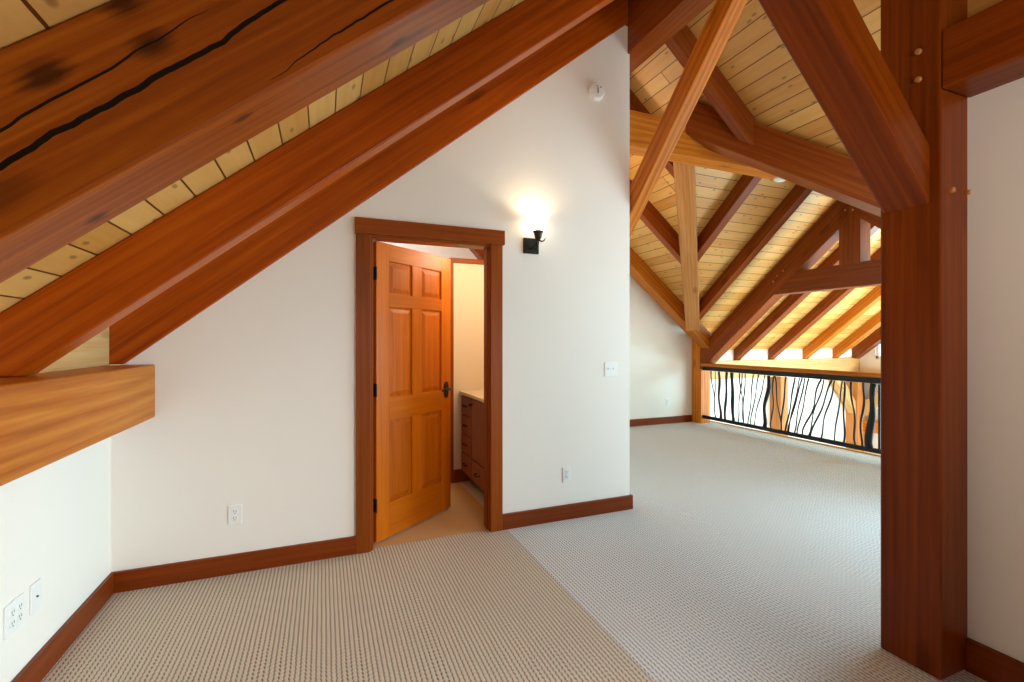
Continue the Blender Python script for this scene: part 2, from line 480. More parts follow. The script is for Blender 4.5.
# blocking boards between the rafters' feet, over the eave beam
struct(box('wall_west_blocking', (XL - 0.1, YB, 1.20), (XL - 0.004, YW, deck1(XL)), M_PALE, (0, 1, 0)))
struct(box('wall_east', (2.475, YB, 0), (2.575, 1.09, 2.62), M_WALL, (0, 1, 0)))
struct(prism('wall_east_boarding', [(2.475, YB, 2.62), (2.475, 1.09, 2.62), (2.475, 1.09, deck2(2.475)), (2.475, YB, deck2(2.475))], (0.1, 0, 0), (0, 1, 0), M_DECK, 0))


def gable(name, y, x0, x1, top, th, mat, holes=()):
    """wall in an XZ plane; holes (x0, x1, z0, z1)"""
    xs = sorted({x0, x1, *[h[0] for h in holes], *[h[1] for h in holes], *([XR] if x0 < XR < x1 else [])})
    bm = bmesh.new()
    for a, b in zip(xs, xs[1:]):
        zs = [(0, None)]
        for h in holes:
            if h[0] <= a and b <= h[1]: zs = [(0, h[2]), (h[3], None)]
        for z0, z1 in zs:
            q = [(a, z0), (b, z0), (b, z1 if z1 is not None else top(b)), (a, z1 if z1 is not None else top(a))]
            p = [bm.verts.new((x, y, z)) for x, z in q]; r = [bm.verts.new((x, y + th, z)) for x, z in q]
            bm.faces.new(p); bm.faces.new(r[::-1])
            for i in range(4): bm.faces.new((p[i], r[i], r[(i + 1) % 4], p[(i + 1) % 4]))
    return struct(link(name, bm, mat))


roof = lambda x: min(deck1(x), deck2(x)) + 0.01
gable('wall_south', YB, XL - 0.1, 2.575, roof, 0.1, M_WALL, [(-0.3, 1.5, 0.9, 2.1)])
gable('wall_far', YF, XL - 0.1, XE + 0.12, roof, 0.1, M_WALL)
struct(prism('wall_bathroom_side', [(2.306, YW + WT, 0), (2.306, YF, 0), (2.306, YF, 4.1), (2.306, YW + WT, 4.1)], (-0.1, 0, 0), (0, 1, 0), M_WALL, 0))
struct(box('wall_bathroom_chase', (1.83, YW + WT, 0), (1.93, 4.38, 2.9), M_WALLC, (0, 1, 0)))
struct(box('wall_bathroom_stub', (1.165, 4.38, 0), (2.206, 4.48, 2.112), M_WALLC, (1, 0, 0)))
struct(box('trim_bathroom_stub_cap', (1.125, 4.365, 2.112), (2.206, 4.495, 2.160), M_TRIM, (1, 0, 0), 0.004))
struct(box('trim_bathroom_stub_end', (1.135, 4.37, 0), (1.165, 4.49, 2.112), M_CAB, (0, 0, 1), 0.003))
struct(box('baseboard_bathroom', (1.165, 4.366, 0), (1.83, 4.38, 0.12), M_CAB, (1, 0, 0), 0.003))

# great room walls
struct(box('wall_great_north', (XE + 0.12, YN, -2.74), (XEND, YN + 0.1, deck3(YN)), M_WALL, (1, 0, 0)))
struct(box('wall_loft_return', (XE + 0.02, YF, -0.06), (XE + 0.12, YN, 1.62), M_WALL, (0, 0, 1)))


def end_wall():
    bm = bmesh.new()
    holes = [(4.6, 6.15, 1.0, 1.62), (1.6, 5.95, -1.6, 0.32)]
    ys = sorted({YS, YN, YR, 1.6, 4.6, 5.95, 6.15})
    g = lambda y: min(deck3(y), deck4(y)) + 0.01
    for a, b in zip(ys, ys[1:]):
        zs = [-2.74]
        for h in sorted(holes, key=lambda h: h[2]):
            if h[0] <= a and b <= h[1]: zs += [h[2], h[3]]
        zs.append(None)
        for z0, z1 in zip(zs[::2], zs[1::2]):
            q = [(a, z0), (b, z0), (b, g(b) if z1 is None else z1), (a, g(a) if z1 is None else z1)]
            p = [bm.verts.new((XEND, y, z)) for y, z in q]; r = [bm.verts.new((XEND + 0.12, y, z)) for y, z in q]
            bm.faces.new(p); bm.faces.new(r[::-1])
            for i in range(4): bm.faces.new((p[i], r[i], r[(i + 1) % 4], p[(i + 1) % 4]))
    return struct(link('wall_great_east', bm, M_WALL))


end_wall()
struct(box('wall_great_south', (6.0, YS - 0.1, -2.74), (XEND, YS, deck4(YS)), M_WALL, (1, 0, 0)))
struct(box('wall_loft_south', (2.575, 0.72, 0), (6.0, 0.80, 1.45), M_WALL, (1, 0, 0)))


def window(name, lo, hi, axis, nx, nz, fr=0.05):
    """framed window with muntins; plane normal along axis ('x' or 'y')"""
    r = struct(empty(name, ((lo[0] + hi[0]) / 2, (lo[1] + hi[1]) / 2, lo[2])))
    bm = bmesh.new()
    a = 1 if axis == 'x' else 0

    def bar(u0, u1, z0, z1, d0=lo[1 - a], d1=hi[1 - a]):
        l = [0, 0, z0]; h = [0, 0, z1]; l[a] = u0; h[a] = u1; l[1 - a] = d0; h[1 - a] = d1
        bxm(bm, l, h)
    u0, u1, z0, z1 = lo[a], hi[a], lo[2], hi[2]
    bar(u0, u0 + fr, z0, z1); bar(u1 - fr, u1, z0, z1); bar(u0, u1, z0, z0 + fr); bar(u0, u1, z1 - fr, z1)
    for i in range(1, nx): c = u0 + (u1 - u0) * i / nx; bar(c - 0.012, c + 0.012, z0, z1)
    for i in range(1, nz): c = z0 + (z1 - z0) * i / nz; bar(u0, u1, c - 0.012, c + 0.012)
    link('window_frame', bm, M_WHITE, r)
    l = list(lo); h = list(hi); m = (lo[1 - a] + hi[1 - a]) / 2; l[1 - a] = m - 0.003; h[1 - a] = m + 0.003
    bm = bmesh.new(); bxm(bm, l, h)
    link('window_pane', bm, M_GLASS, r)
    return r


window('window_1', (-0.3, YB + 0.03, 0.9), (1.5, YB + 0.08, 2.1), 'y', 3, 2)
window('window_2', (XEND + 0.02, 4.6, 1.0), (XEND + 0.07, 6.15, 1.62), 'x', 4, 2)
window('window_3', (XEND + 0.02, 1.6, -1.6), (XEND + 0.07, 5.95, 0.32), 'x', 6, 3)

# baseboards and door trim
BH, BT = 0.112, 0.020
struct(box('baseboard_north_west', (XL, YW - BT, 0), (0.2, YW, BH), M_BASE, (1, 0, 0), 0.003))
struct(box('baseboard_north_east', (1.198, YW - BT, 0), (2.306 + BT, YW, BH), M_BASE, (1, 0, 0), 0.003))
struct(box('baseboard_west', (XL, YB, 0), (XL + BT, YW - BT, BH), M_BASE, (0, 1, 0), 0.003))
struct(box('baseboard_east', (2.475 - BT, YB, 0), (2.475, 1.084, 0.135), M_BASE, (0, 1, 0), 0.003))
struct(box('baseboard_far', (2.306, YF - BT, 0), (5.77, YF, BH), M_BASE, (1, 0, 0), 0.003))
struct(box('baseboard_wall_end', (2.306, YW, 0), (2.306 + BT, YF - BT, BH), M_BASE, (0, 1, 0), 0.003))
CT = 0.022
struct(box('trim_door_west_casing', (0.195, YW - CT, 0), (0.284, YW, DZ), M_TRIM, (0, 0, 1), 0.003))
struct(box('trim_door_east_casing', (1.106, YW - CT, 0), (1.196, YW, DZ), M_TRIM, (0, 0, 1), 0.003))
struct(box('trim_door_head_casing', (0.188, YW - CT - 0.006, DZ), (1.212, YW, DZ + 0.102), M_TRIM, (1, 0, 0), 0.003))
struct(box('trim_door_west_jamb', (DX0 - 0.006, YW - 0.004, 0), (DX0 + 0.014, YW + WT + 0.004, DZ), M_TRIM, (0, 0, 1), 0.002))
struct(box('trim_door_east_jamb', (DX1 - 0.014, YW - 0.004, 0), (DX1 + 0.006, YW + WT + 0.004, DZ), M_TRIM, (0, 0, 1), 0.002))
struct(box('trim_door_head_jamb', (DX0 + 0.014, YW - 0.004, DZ - 0.016), (DX1 - 0.014, YW + WT + 0.004, DZ + 0.004), M_TRIM, (1, 0, 0), 0.002))
struct(box('trim_door_west_stop', (DX0 + 0.014, YW + 0.03, 0), (DX0 + 0.019, YW + 0.072, DZ - 0.016), M_TRIM, (0, 0, 1), 0.001))
struct(box('trim_door_east_stop', (DX1 - 0.019, YW + 0.03, 0), (DX1 - 0.014, YW + 0.072, DZ - 0.016), M_TRIM, (0, 0, 1), 0.001))

# ---------------------------------------------------------------- the door, open into the bathroom
door = struct(empty('door_1', (DX0 + 0.022, YW + WT - 0.012, 0.012), math.radians(37.3)))
door['label'] = 'six panel stained wooden door standing ajar into the bathroom'; door['category'] = 'door'
DW, DH, DT = 0.795, 2.016, 0.036


def local(o, parent):
    o.matrix_parent_inverse = Matrix(); return o


def lobj(name, bm, mat, parent, smooth=False):
    o = link(name, bm, mat, None, smooth=smooth); o.parent = parent; return o


def door_leaf():
    # stiles and rails run along separate grain, so the leaf's frame is two meshes: stiles, rails
    y0, y1 = -DT, 0.0
    st = 0.115; mu = 0.10
    cx = DW / 2
    rails = [(0.0, 0.235), (0.80, 0.955), (1.585, 1.675), (DH - 0.118, DH)]
    bm = bmesh.new()
    for a, b in ((0, st), (DW - st, DW)): bxm(bm, (a, y0, 0), (b, y1, DH))
    for (z0, z1) in ((rails[0][1], rails[1][0]), (rails[1][1], rails[2][0]), (rails[2][1], rails[3][0])):
        bxm(bm, (cx - mu / 2, y0, z0), (cx + mu / 2, y1, z1))
    # local x must follow the grain: rotate so that grain axis (z) is object x
    Rm = Matrix.Rotation(math.radians(-90), 4, 'Y')
    bmesh.ops.transform(bm, matrix=Rm.inverted(), verts=bm.verts); bevel(bm, 0.001, 1)
    o = lobj('door_stiles', bm, M_DOOR, door); o.matrix_local = Rm
    bm = bmesh.new()
    for z0, z1 in rails: bxm(bm, (st, y0, z0), (DW - st, y1, z1))
    bevel(bm, 0.001, 1)
    lobj('door_rails', bm, M_DOOR, door)
    for x0, x1 in ((st, cx - mu / 2), (cx + mu / 2, DW - st)):
        for (z0, z1) in ((rails[0][1], rails[1][0]), (rails[1][1], rails[2][0]), (rails[2][1], rails[3][0])):
            bm = bmesh.new()
            # raised panel: recessed edge rising to a flat field, both faces
            for s in (-1, 1):
                yc = (y0 + y1) / 2
                e = yc + s * 0.004; f = yc + s * 0.0135
                o4 = [bm.verts.new((x, e, z)) for x, z in ((x0, z0), (x1, z0), (x1, z1), (x0, z1))]
                i1 = [bm.verts.new((x, e, z)) for x, z in ((x0 + .010, z0 + .010), (x1 - .010, z0 + .010), (x1 - .010, z1 - .010), (x0 + .010, z1 - .010))]
                i2 = [bm.verts.new((x, f, z)) for x, z in ((x0 + .040, z0 + .040), (x1 - .040, z0 + .040), (x1 - .040, z1 - .040), (x0 + .040, z1 - .040))]
                for k in range(4):
                    k2 = (k + 1) % 4
                    bm.faces.new((o4[k], o4[k2], i1[k2], i1[k])); bm.faces.new((i1[k], i1[k2], i2[k2], i2[k]))
                bm.faces.new(i2)
            bmesh.ops.transform(bm, matrix=Rm.inverted(), verts=bm.verts)
            p = lobj('door_panel', bm, M_PANEL, door); p.matrix_local = Rm
    # handle: escutcheon and lever on both faces
    hb = bmesh.new()
    hx, hz = DW - 0.062, 0.965
    for s, yf in ((-1, y0), (1, y1)):
        pl = [(0, 0.058), (0.017, 0.05), (0.024, 0.03), (0.024, -0.04), (0.015, -0.062), (0, -0.072), (-0.015, -0.062), (-0.024, -0.04), (-0.024, 0.03), (-0.017, 0.05)]
        a = [hb.verts.new((hx + x, yf + s * 0.001, hz + z)) for x, z in pl]; b = [hb.verts.new((hx + x, yf + s * 0.009, hz + z)) for x, z in pl]
        hb.faces.new(a); hb.faces.new(b[::-1])
        for i in range(len(pl)): hb.faces.new((a[i], b[i], b[(i + 1) % len(pl)], a[(i + 1) % len(pl)]))
    h = lobj('door_handle', hb, M_BRONZE, door)
    for s, yf in ((-1, y0), (1, y1)):
        bm = bmesh.new()
        tube(bm, [(hx, yf + s * 0.008, hz), (hx, yf + s * 0.045, hz), (hx - 0.012, yf + s * 0.055, hz), (hx - 0.06, yf + s * 0.055, hz + 0.004), (hx - 0.105, yf + s * 0.05, hz - 0.006)],
             [0.012, 0.011, 0.011, 0.009, 0.007], 10)
        lv = lobj('door_lever', bm, M_BRONZE, h, True)
    for z in (0.25, 1.02, 1.80):
        bm = bmesh.new()
        tube(bm, [(-0.006, -DT - 0.004, z - 0.045), (-0.006, -DT - 0.004, z + 0.045)], [0.007, 0.007], 10)
        bxm(bm, (-0.004, -DT - 0.002, z - 0.045), (0.0, -0.004, z + 0.045))
        lobj('door_hinge', bm, M_BRONZE, door)


door_leaf()

# ---------------------------------------------------------------- timber frame
def rafter_w(name, y0, y1, b, mat, x0=XL - 0.02, x1=2.287, seat=1.232):
    """rafter on the west slope, notched on the eave beam"""
    xs = x0
    z = lambda x: deck1(x) - b
    xseat = XR - (ZD - b - seat) / MS
    poly = [(x0, y0, deck1(x0) - 0.002), (x1, y0, deck1(x1) - 0.002), (x1, y0, z(x1)), (xseat, y0, seat), (x0, y0, seat)]
    return prism(name, poly, (0, y1 - y0, 0), (1, 0, MS), mat, 0.007)


M_CRACK = None
# big principal rafter nearest the camera carries two long drying checks and big knots
lenC = math.hypot(1, MS)


def c_local(px, side_z=None):
    return None


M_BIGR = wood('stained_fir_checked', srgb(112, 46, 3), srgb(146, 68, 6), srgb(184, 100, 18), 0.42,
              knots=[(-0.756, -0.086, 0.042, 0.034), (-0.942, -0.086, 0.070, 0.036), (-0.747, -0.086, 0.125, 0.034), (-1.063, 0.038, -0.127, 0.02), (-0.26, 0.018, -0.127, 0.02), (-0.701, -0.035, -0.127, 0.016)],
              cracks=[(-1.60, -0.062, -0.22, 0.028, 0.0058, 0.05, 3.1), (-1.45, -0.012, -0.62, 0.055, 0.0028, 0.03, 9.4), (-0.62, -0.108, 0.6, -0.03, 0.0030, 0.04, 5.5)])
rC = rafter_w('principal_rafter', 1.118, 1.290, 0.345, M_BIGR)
tag(rC, 'massive dark rafter overhead with long black drying cracks and big knots', 'beam')
rB = rafter_w('rafter', 2.20, 2.31, 0.27, M_NEAR)
tag(rB, 'smooth plain brown sloping rafter between the cracked one and the wall rafter', 'beam', 'rafters over the near room')
rA = rafter_w('rafter', YW - 0.012, YW + 0.12, 0.27, M_NEAR)
tag(rA, 'knotty reddish rafter running along the top of the white wall with the door', 'beam', 'rafters over the near room')

eave = box('eave_beam', (XL - 0.06, YB, 0.937), (-0.863, YW - 0.004, 1.23), M_EAVE, (0, 1, 0), 0.008)
tag(eave, 'horizontal orange-brown beam along the low white wall carrying the rafter feet', 'beam')

ridge = box('ridge_beam', (2.287, 1.31, 3.687), (2.485, YF, 4.12), M_TIMBER, (0, 1, 0), 0.008)
tag(ridge, 'ridge beam over the end of the white wall, pale underside, at the top edge', 'beam')

# post at the opening, with its pegs
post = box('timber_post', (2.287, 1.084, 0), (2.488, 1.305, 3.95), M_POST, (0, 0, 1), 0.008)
tag(post, 'tall thick red-brown timber post standing on the carpet at the opening', 'post')


def pegs(owner, pts, nrm, r=0.0115, proud=0.012):
    n = V(nrm).normalized()
    for p in pts:
        bm = bmesh.new()
        M = Matrix.Translation(V(p)) @ n.to_track_quat('Z', 'Y').to_matrix().to_4x4()
        lathe(bm, [(0, -0.02), (r, -0.02), (r, proud * 0.8), (r * 0.8, proud), (0, proud)], M, 8)
        o = link('peg', bm, M_PEG, owner)
        o['label'] = 'lighter wooden peg'


bpy.context.view_layer.update()
pegs(post, [(2.287, 1.158, 2.556), (2.287, 1.158, 2.441)], (-1, 0, 0))
pegs(post, [(2.357, 1.084, 1.970), (2.478, 1.084, 1.975)], (0, -1, 0))

# heavy brace from the post up to the cracked rafter (45 degrees)
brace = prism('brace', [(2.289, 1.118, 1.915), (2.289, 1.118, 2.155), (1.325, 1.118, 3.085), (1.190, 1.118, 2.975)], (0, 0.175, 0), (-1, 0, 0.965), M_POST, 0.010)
tag(brace, 'heavy dark slanting brace rising from the tall post to the roof', 'brace')
# lighter brace leaning from behind the wall end up to the ridge beam
by = lambda z: 2.553 - (z - 3.032) / 1.02
brace2 = prism('brace', [(2.325, by(2.2), 2.2), (2.325, by(3.70), 3.70), (2.325, by(3.70) + 0.225, 3.70), (2.325, by(2.2) + 0.225, 2.2)], (0.115, 0, 0), (0, -1, 1.02), M_EAVE, 0.008)
tag(brace2, 'bright orange slanting brace leaning out from behind the white wall end', 'brace')

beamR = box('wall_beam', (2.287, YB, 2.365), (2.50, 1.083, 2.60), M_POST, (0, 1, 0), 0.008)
tag(beamR, 'dark horizontal beam joined to the tall post above the shaded wall', 'beam')

# great room ridge beam and the wing's valley rafters
gridge = box('great_ridge_beam', (2.34, 3.42, 3.085), (XEND, 3.592, 3.40), M_EAVE, (1, 0, 0), 0.008)
tag(gridge, 'long level beam with knots and white disc fixture under it, crossing behind the slanting brace', 'beam')


def oblique(name, p0, p1, width, depth, mat, top=0.0, bev=0.008):
    """timber between two deck points, hanging below the line by depth"""
    p0 = V(p0); p1 = V(p1); d = (p1 - p0); h = V((d.x, d.y, 0)).normalized(); s = V((-h.y, h.x, 0)) * width
    q = [p0 - s / 2 - V((0, 0, top)), p1 - s / 2 - V((0, 0, top)), p1 - s / 2 - V((0, 0, depth)), p0 - s / 2 - V((0, 0, depth))]
    return prism(name, q, s, d, mat, bev)


va = oblique('valley_rafter', (XV + 0.10, YR + 0.10, ZG - 0.08), (5.40, YR + 5.40 - XV, deck2(5.40)), 0.20, 0.30, M_GOLD)
tag(va, 'golden valley rafter that looks almost upright, landing on the corner post', 'beam', 'valley rafters')
vb = oblique('valley_rafter', (XV + 0.02, 6.69 - XV - 0.02, ZG - 0.01), (5.6, 6.69 - 5.6, deck2(5.6)), 0.20, 0.335, M_TIMBER)
tag(vb, 'dark red valley rafter descending toward the tall post, pale stripe along its underside', 'beam', 'valley rafters')


def rafter_e(y0, y1, b, x1, mat, x0=2.483, x0top=None):
    poly = [(x0, y0, deck2(x0) - 0.002), (x1, y0, deck2(x1) - 0.002), (x1, y0, deck2(x1) - b), (x0, y0, deck2(x0) - b)]
    return prism('jack_rafter', poly, (0, y1 - y0, 0), (1, 0, -MS), mat, 0.006)


tag(rafter_e(5.78, 5.98, 0.27, 5.80, M_EAVE), 'sloping rafter running down the top of the far loft wall to the corner post', 'beam', 'rafters of the loft slope')
tag(rafter_e(4.79, 4.89, 0.27, 4.50, M_TIMBER), 'short dark rafter meeting the golden valley rafter from the loft wall side', 'beam', 'rafters of the loft slope')
tag(rafter_e(3.90, 4.0, 0.27, 3.62, M_TIMBER), 'dark rafter end just showing behind the slanting brace beside the white wall end', 'beam', 'rafters of the loft slope')
tag(rafter_e(3.02, 3.11, 0.27, 3.55, M_TIMBER), 'dark jack rafter dropping onto the red valley rafter behind the bright brace', 'beam', 'rafters of the loft slope')


def rafter_n(name, x0, x1, b, y0, mat, y1=YN, top=0.002, yb=None):
    yb = yb if yb is not None else y0
    poly = [(x0, y0, deck3(y0) - top), (x0, y1, deck3(y1) - top), (x0, y1, deck3(y1) - b), (x0, yb, deck3(yb) - b)]
    return prism(name, poly, (x1 - x0, 0, 0), (0, 1, -MS), mat, 0.006)


nraft = []
for x0, w, y1, lab in ((4.465, 0.12, 4.80, 'dark rafter just beyond the golden valley rafter, first of the loft ceiling'),
                       (5.34, 0.125, 5.70, 'dark rafter with grey edge between the valley rafter and the truss rafter'),
                       (6.21, 0.13, YN, 'rafter mostly hidden behind the pegged truss rafter'),
                       (7.08, 0.15, YN, 'brown rafter below the collar beam, nearest to the truss foot'),
                       (7.97, 0.15, YN, 'brown rafter below the collar beam, second from the truss foot'),
                       (8.93, 0.15, YN, 'orange rafter below the collar beam, third from the truss foot'),
                       (9.83, 0.15, YN, 'orange rafter below the collar beam, fourth from the truss foot')):
    o = rafter_n('great_room_rafter', x0, x0 + w, 0.208, YR + 0.07, M_EAVE if x0 > 8.5 else M_TIMBER, y1)
    tag(o, lab, 'beam', 'great room rafters')
o = rafter_n('gable_rafter', 10.44, XEND, 0.26, YR + 0.07, M_TIMBER, YN)
tag(o, 'last dark rafter lying against the great room end wall above its window', 'beam')

# truss at the loft edge: corner post, principal rafter, collar, king post
XT0, XT1 = 5.77, 5.965
cpost = box('corner_post', (XT0, 5.955, -0.3), (XT1, 6.165, 1.50), M_EAVE, (0, 0, 1), 0.006)
tag(cpost, 'short timber post at the far loft corner where the railing ends', 'post')
prT = rafter_n('truss_rafter', XT0, XT1, 0.745, 3.66, M_TIMBER, 5.99, 0.376)
tag(prT, 'broad truss rafter rising from the corner post, with pegs at the collar beam', 'beam')
KY0, KY1 = 3.50, 3.74
king = prism('king_post', [(XT0, KY0, 2.26), (XT0, KY1, 2.26), (XT0, KY1, 3.09), (XT0, KY0, 3.09)], (XT1 - XT0, 0, 0), (0, 0, 1), M_TIMBER, 0.006)
tag(king, 'short upright king post standing on the collar beam', 'post')
collar = prism('collar_beam', [(XT0 + 0.005, 4.78, 2.00), (XT0 + 0.005, 2.3, 2.00), (XT0 + 0.005, 2.3, 2.28), (XT0 + 0.005, 4.42, 2.28)], (XT1 - XT0 - 0.01, 0, 0), (0, 1, 0), M_TIMBER, 0.006)
tag(collar, 'level collar beam of the truss under the king post', 'beam')
pt = lambda y: 3.215 - MS * (3.60 - y)
prS = prism('truss_rafter', [(XT0, 3.50, pt(3.50)), (XT0, 1.1, pt(1.1)), (XT0, 1.1, pt(1.1) - 0.35), (XT0, 3.50, pt(3.50) - 0.35)], (XT1 - XT0, 0, 0), (0, 1, MS), M_TIMBER, 0.006)
tag(prS, 'truss rafter falling away behind the tall post beyond the king post', 'beam')
bpy.context.view_layer.update()
pegs(king, [(XT0, 3.575, 3.0), (XT0, 3.575, 2.9), (XT0, 3.665, 3.02), (XT0, 3.665, 2.92)], (-1, 0, 0), 0.012)
pegs(prT, [(XT0, 4.62, 2.18), (XT0, 4.56, 2.25), (XT0, 4.47, 2.31)], (-1, 0, 0), 0.013)

# great room's long wall: plate beam, posts, braces, girt
plate = box('plate_beam', (5.99, 6.44, 0.665), (XEND, YN + 0.06, 1.0), M_PALE, (1, 0, 0), 0.006)
tag(plate, 'pale level plate beam under the feet of the great room rafters', 'beam')
struct(box('wall_rafter_blocking', (5.99, 6.52, 1.0), (XEND, 6.56, deck3(6.52)), M_PALE, (1, 0, 0)))
wpost = box('wall_post', (8.02, 6.27, -2.74), (8.22, YN, 0.665), M_GOLD, (0, 0, 1), 0.006)
tag(wpost, 'timber wall post seen through the railing below the plate beam', 'post')
epost = box('wall_post', (10.25, 6.26, -2.74), (10.47, YN, 0.70), M_GOLD, (0, 0, 1), 0.006)
tag(epost, 'timber post at the great room corner seen past the railing, with a knee brace', 'post')
kb = prism('knee_brace', [(9.55, 6.30, 0.665), (9.80, 6.30, 0.665), (10.26, 6.30, 0.10), (10.26, 6.30, -0.16)], (0, 0.15, 0), (0.7, 0, -0.6), M_PALE, 0.006)
tag(kb, 'pale knee brace from the great room corner post up to the plate beam', 'brace')
kb2 = prism('knee_brace', [(10.40, 6.27, -0.22), (10.40, 6.27, 0.06), (10.40, 5.75, 0.57), (10.40, 5.49, 0.57)], (0.14, 0, 0), (0, -0.7, 0.6), M_PALE, 0.006)
tag(kb2, 'knee brace from the great room corner post toward the end wall window', 'brace')
girt = box('girt_beam', (10.36, YS, 0.55), (XEND, 6.44, 0.70), M_EAVE, (0, 1, 0), 0.006)
tag(girt, 'upper brown crossbeam along the great room end wall', 'beam', 'beams along the end wall')
girt2 = box('girt_beam', (10.42, YS, -0.52), (XEND, 6.27, -0.28), M_EAVE, (0, 1, 0), 0.006)
tag(girt2, 'lower brown crossbeam along the great room end wall seen through the railing', 'beam', 'beams along the end wall')
bb = prism('knee_brace', [(1.35, 5.3, 2.78), (1.60, 5.3, 2.78), (2.10, 5.3, 2.22), (1.88, 5.3, 2.22)], (0, 0.14, 0), (0.7, 0, -0.7), M_TIMBER, 0.006)
tag(bb, 'slanting timber glimpsed high inside the bathroom above the cream half wall', 'brace')

# ---------------------------------------------------------------- railing
rail = empty('railing', (5.83, 4.0, 0))
tag(rail, 'black wrought iron railing of wavy branch-like balusters along the loft edge', 'railing')
RY0, RY1 = 1.5, 5.956
o = box('handrail', (5.762, RY0, 0.945), (5.90, RY1, 0.995), M_EAVE, (0, 1, 0), 0.008, rail)
o['label'] = 'brown wooden handrail cap'
box('top_rail', (5.805, RY0, 0.878), (5.855, RY1, 0.945), M_IRON, (0, 1, 0), 0.004, rail)
box('bottom_rail', (5.808, RY0, 0.085), (5.852, RY1, 0.137), M_IRON, (0, 1, 0), 0.004, rail)


def baluster(yt, yb, r, wav=0.0, ph=0.0, flare=0.0, bend=0.0):
    n = 14; pts = []; rad = []
    for i in range(n + 1):
        s = i / n
        y = yt + (yb - yt) * s + wav * math.sin(2 * math.pi * (s * 1.1 + ph)) * math.sin(math.pi * s) ** 0.5 + bend * math.sin(math.pi * s)
        x = 5.83 + 0.006 * math.sin(5 * s + ph * 6)
        pts.append((x, y, 0.872 + (0.136 - 0.872) * s))
        rad.append(r * (1 + 0.14 * math.sin(9 * s + ph * 9)) * (1 + flare * s ** 2.2))
    bm = bmesh.new(); tube(bm, pts, rad, 8, 0.8, V((1, 0, 0)))
    return link('baluster', bm, M_IRON, rail, smooth=True)


T, MD, TK = 0.0095, 0.020, 0.027
BAL = [(5.805, 5.70, T, .02, .1), (5.714, 5.72, T * .8, .01, .4), (5.639, 5.605, MD, .022, .6), (5.485, 5.514, MD, .012, .2), (5.389, 5.353, TK, .010, .3),
       (5.245, 5.165, T, .018, .1), (5.191, 5.271, T, .015, .6), (5.139, 5.178, T, .012, .5), (4.998, 5.087, T, .012, 0), (4.912, 5.049, T, .010, .2),
       (4.808, 4.986, T, .014, .4), (4.744, 4.815, TK, .030, .55), (4.663, 4.709, T, .02, .1), (4.641, 4.551, T, .016, .7), (4.485, 4.551, T * 1.2, .01, .3),
       (4.347, 4.485, T * 1.2, .01, 0), (4.285, 4.442, T, .012, .4), (4.251, 4.455, T, .008, .2), (4.212, 4.358, T, .012, .6), (4.161, 4.318, T, .01, .1),
       (3.998, 4.244, T * 1.2, .03, .15), (3.962, 4.161, T, .02, .6), (3.867, 4.135, T * 1.2, .016, .2), (3.832, 3.998, T * 1.1, .02, .5), (3.741, 3.832, T, .008, .3),
       (3.708, 3.719, T * 1.2, .012, .7), (3.638, 3.588, T * 1.2, .018, .1), (3.504, 3.515, T * 1.3, .022, .45)]
for b in BAL: baluster(*b)
baluster(3.395, 3.44, 0.030, 0.014, 0.2, 0.7)
box('railing_post', (5.815, 3.315, 0.10), (5.845, 3.338, 0.87), M_IRON, (0, 0, 1), 0.003, rail)
y = 3.2
while y > 1.62:
    baluster(y, y + random.uniform(-0.1, 0.1), random.choice((T, T, MD)), random.uniform(0.005, 0.02), random.random()); y -= random.uniform(0.08, 0.14)
box('railing_post', (5.81, RY0, 0.0), (5.85, RY0 + 0.04, 0.87), M_IRON, (0, 0, 1), 0.003, rail)

# ---------------------------------------------------------------- sconce on the white wall
sc = empty('wall_sconce', (1.435, YW, 2.075))
tag(sc, 'dark bronze wall sconce with a glowing bell glass on the white wall', 'lamp')
bm = bmesh.new(); bxm(bm, (1.362, YW - 0.02, 2.004), (1.486, YW, 2.119)); bevel(bm, 0.006, 2)
link('backplate', bm, M_BRONZE, sc)
bm = bmesh.new()
SX, SY = 1.437, 3.045
tube(bm, [(1.415, YW - 0.015, 2.04), (1.42, YW - 0.05, 2.035), (1.427, SY + 0.01, 2.055), (SX, SY, 2.10)], [0.006, 0.006, 0.007, 0.008], 8)
tube(bm, [(1.455, YW - 0.015, 2.04), (1.452, YW - 0.05, 2.04), (1.445, SY + 0.015, 2.065), (SX, SY, 2.095)], [0.006, 0.006, 0.006, 0.007], 8)
tube(bm, [(SX, SY, 2.09), (1.462, 3.04, 2.078), (1.478, 3.038, 2.084), (1.490, 3.036, 2.102)], [0.007, 0.006, 0.005, 0.003], 8)
link('arm', bm, M_BRONZE, sc, smooth=True)
bm = bmesh.new()
lathe(bm, [(0, 2.088), (0.012, 2.09), (0.022, 2.10), (0.027, 2.115), (0.030, 2.132), (0.036, 2.142), (0.038, 2.152), (0.030, 2.154), (0, 2.15)], Matrix.Translation((SX, SY, 0)))
link('cup', bm, M_BRONZE, sc, smooth=True)
bm = bmesh.new()
prof = [(0.028, 2.152), (0.036, 2.165), (0.046, 2.185), (0.058, 2.215), (0.075, 2.245), (0.088, 2.262), (0.092, 2.268)]
lathe(bm, prof + [(r - 0.004, h + 0.001) for r, h in prof[::-1]], Matrix.Translation((SX, SY, 0)), 32)
g = link('glass_shade', bm, M_GLOW, sc, smooth=True); g['label'] = 'glowing white bell-shaped glass'
point_light('sconce_bulb', (SX, SY, 2.22), 1.2, (1.0, 0.80, 0.55), 0.025)

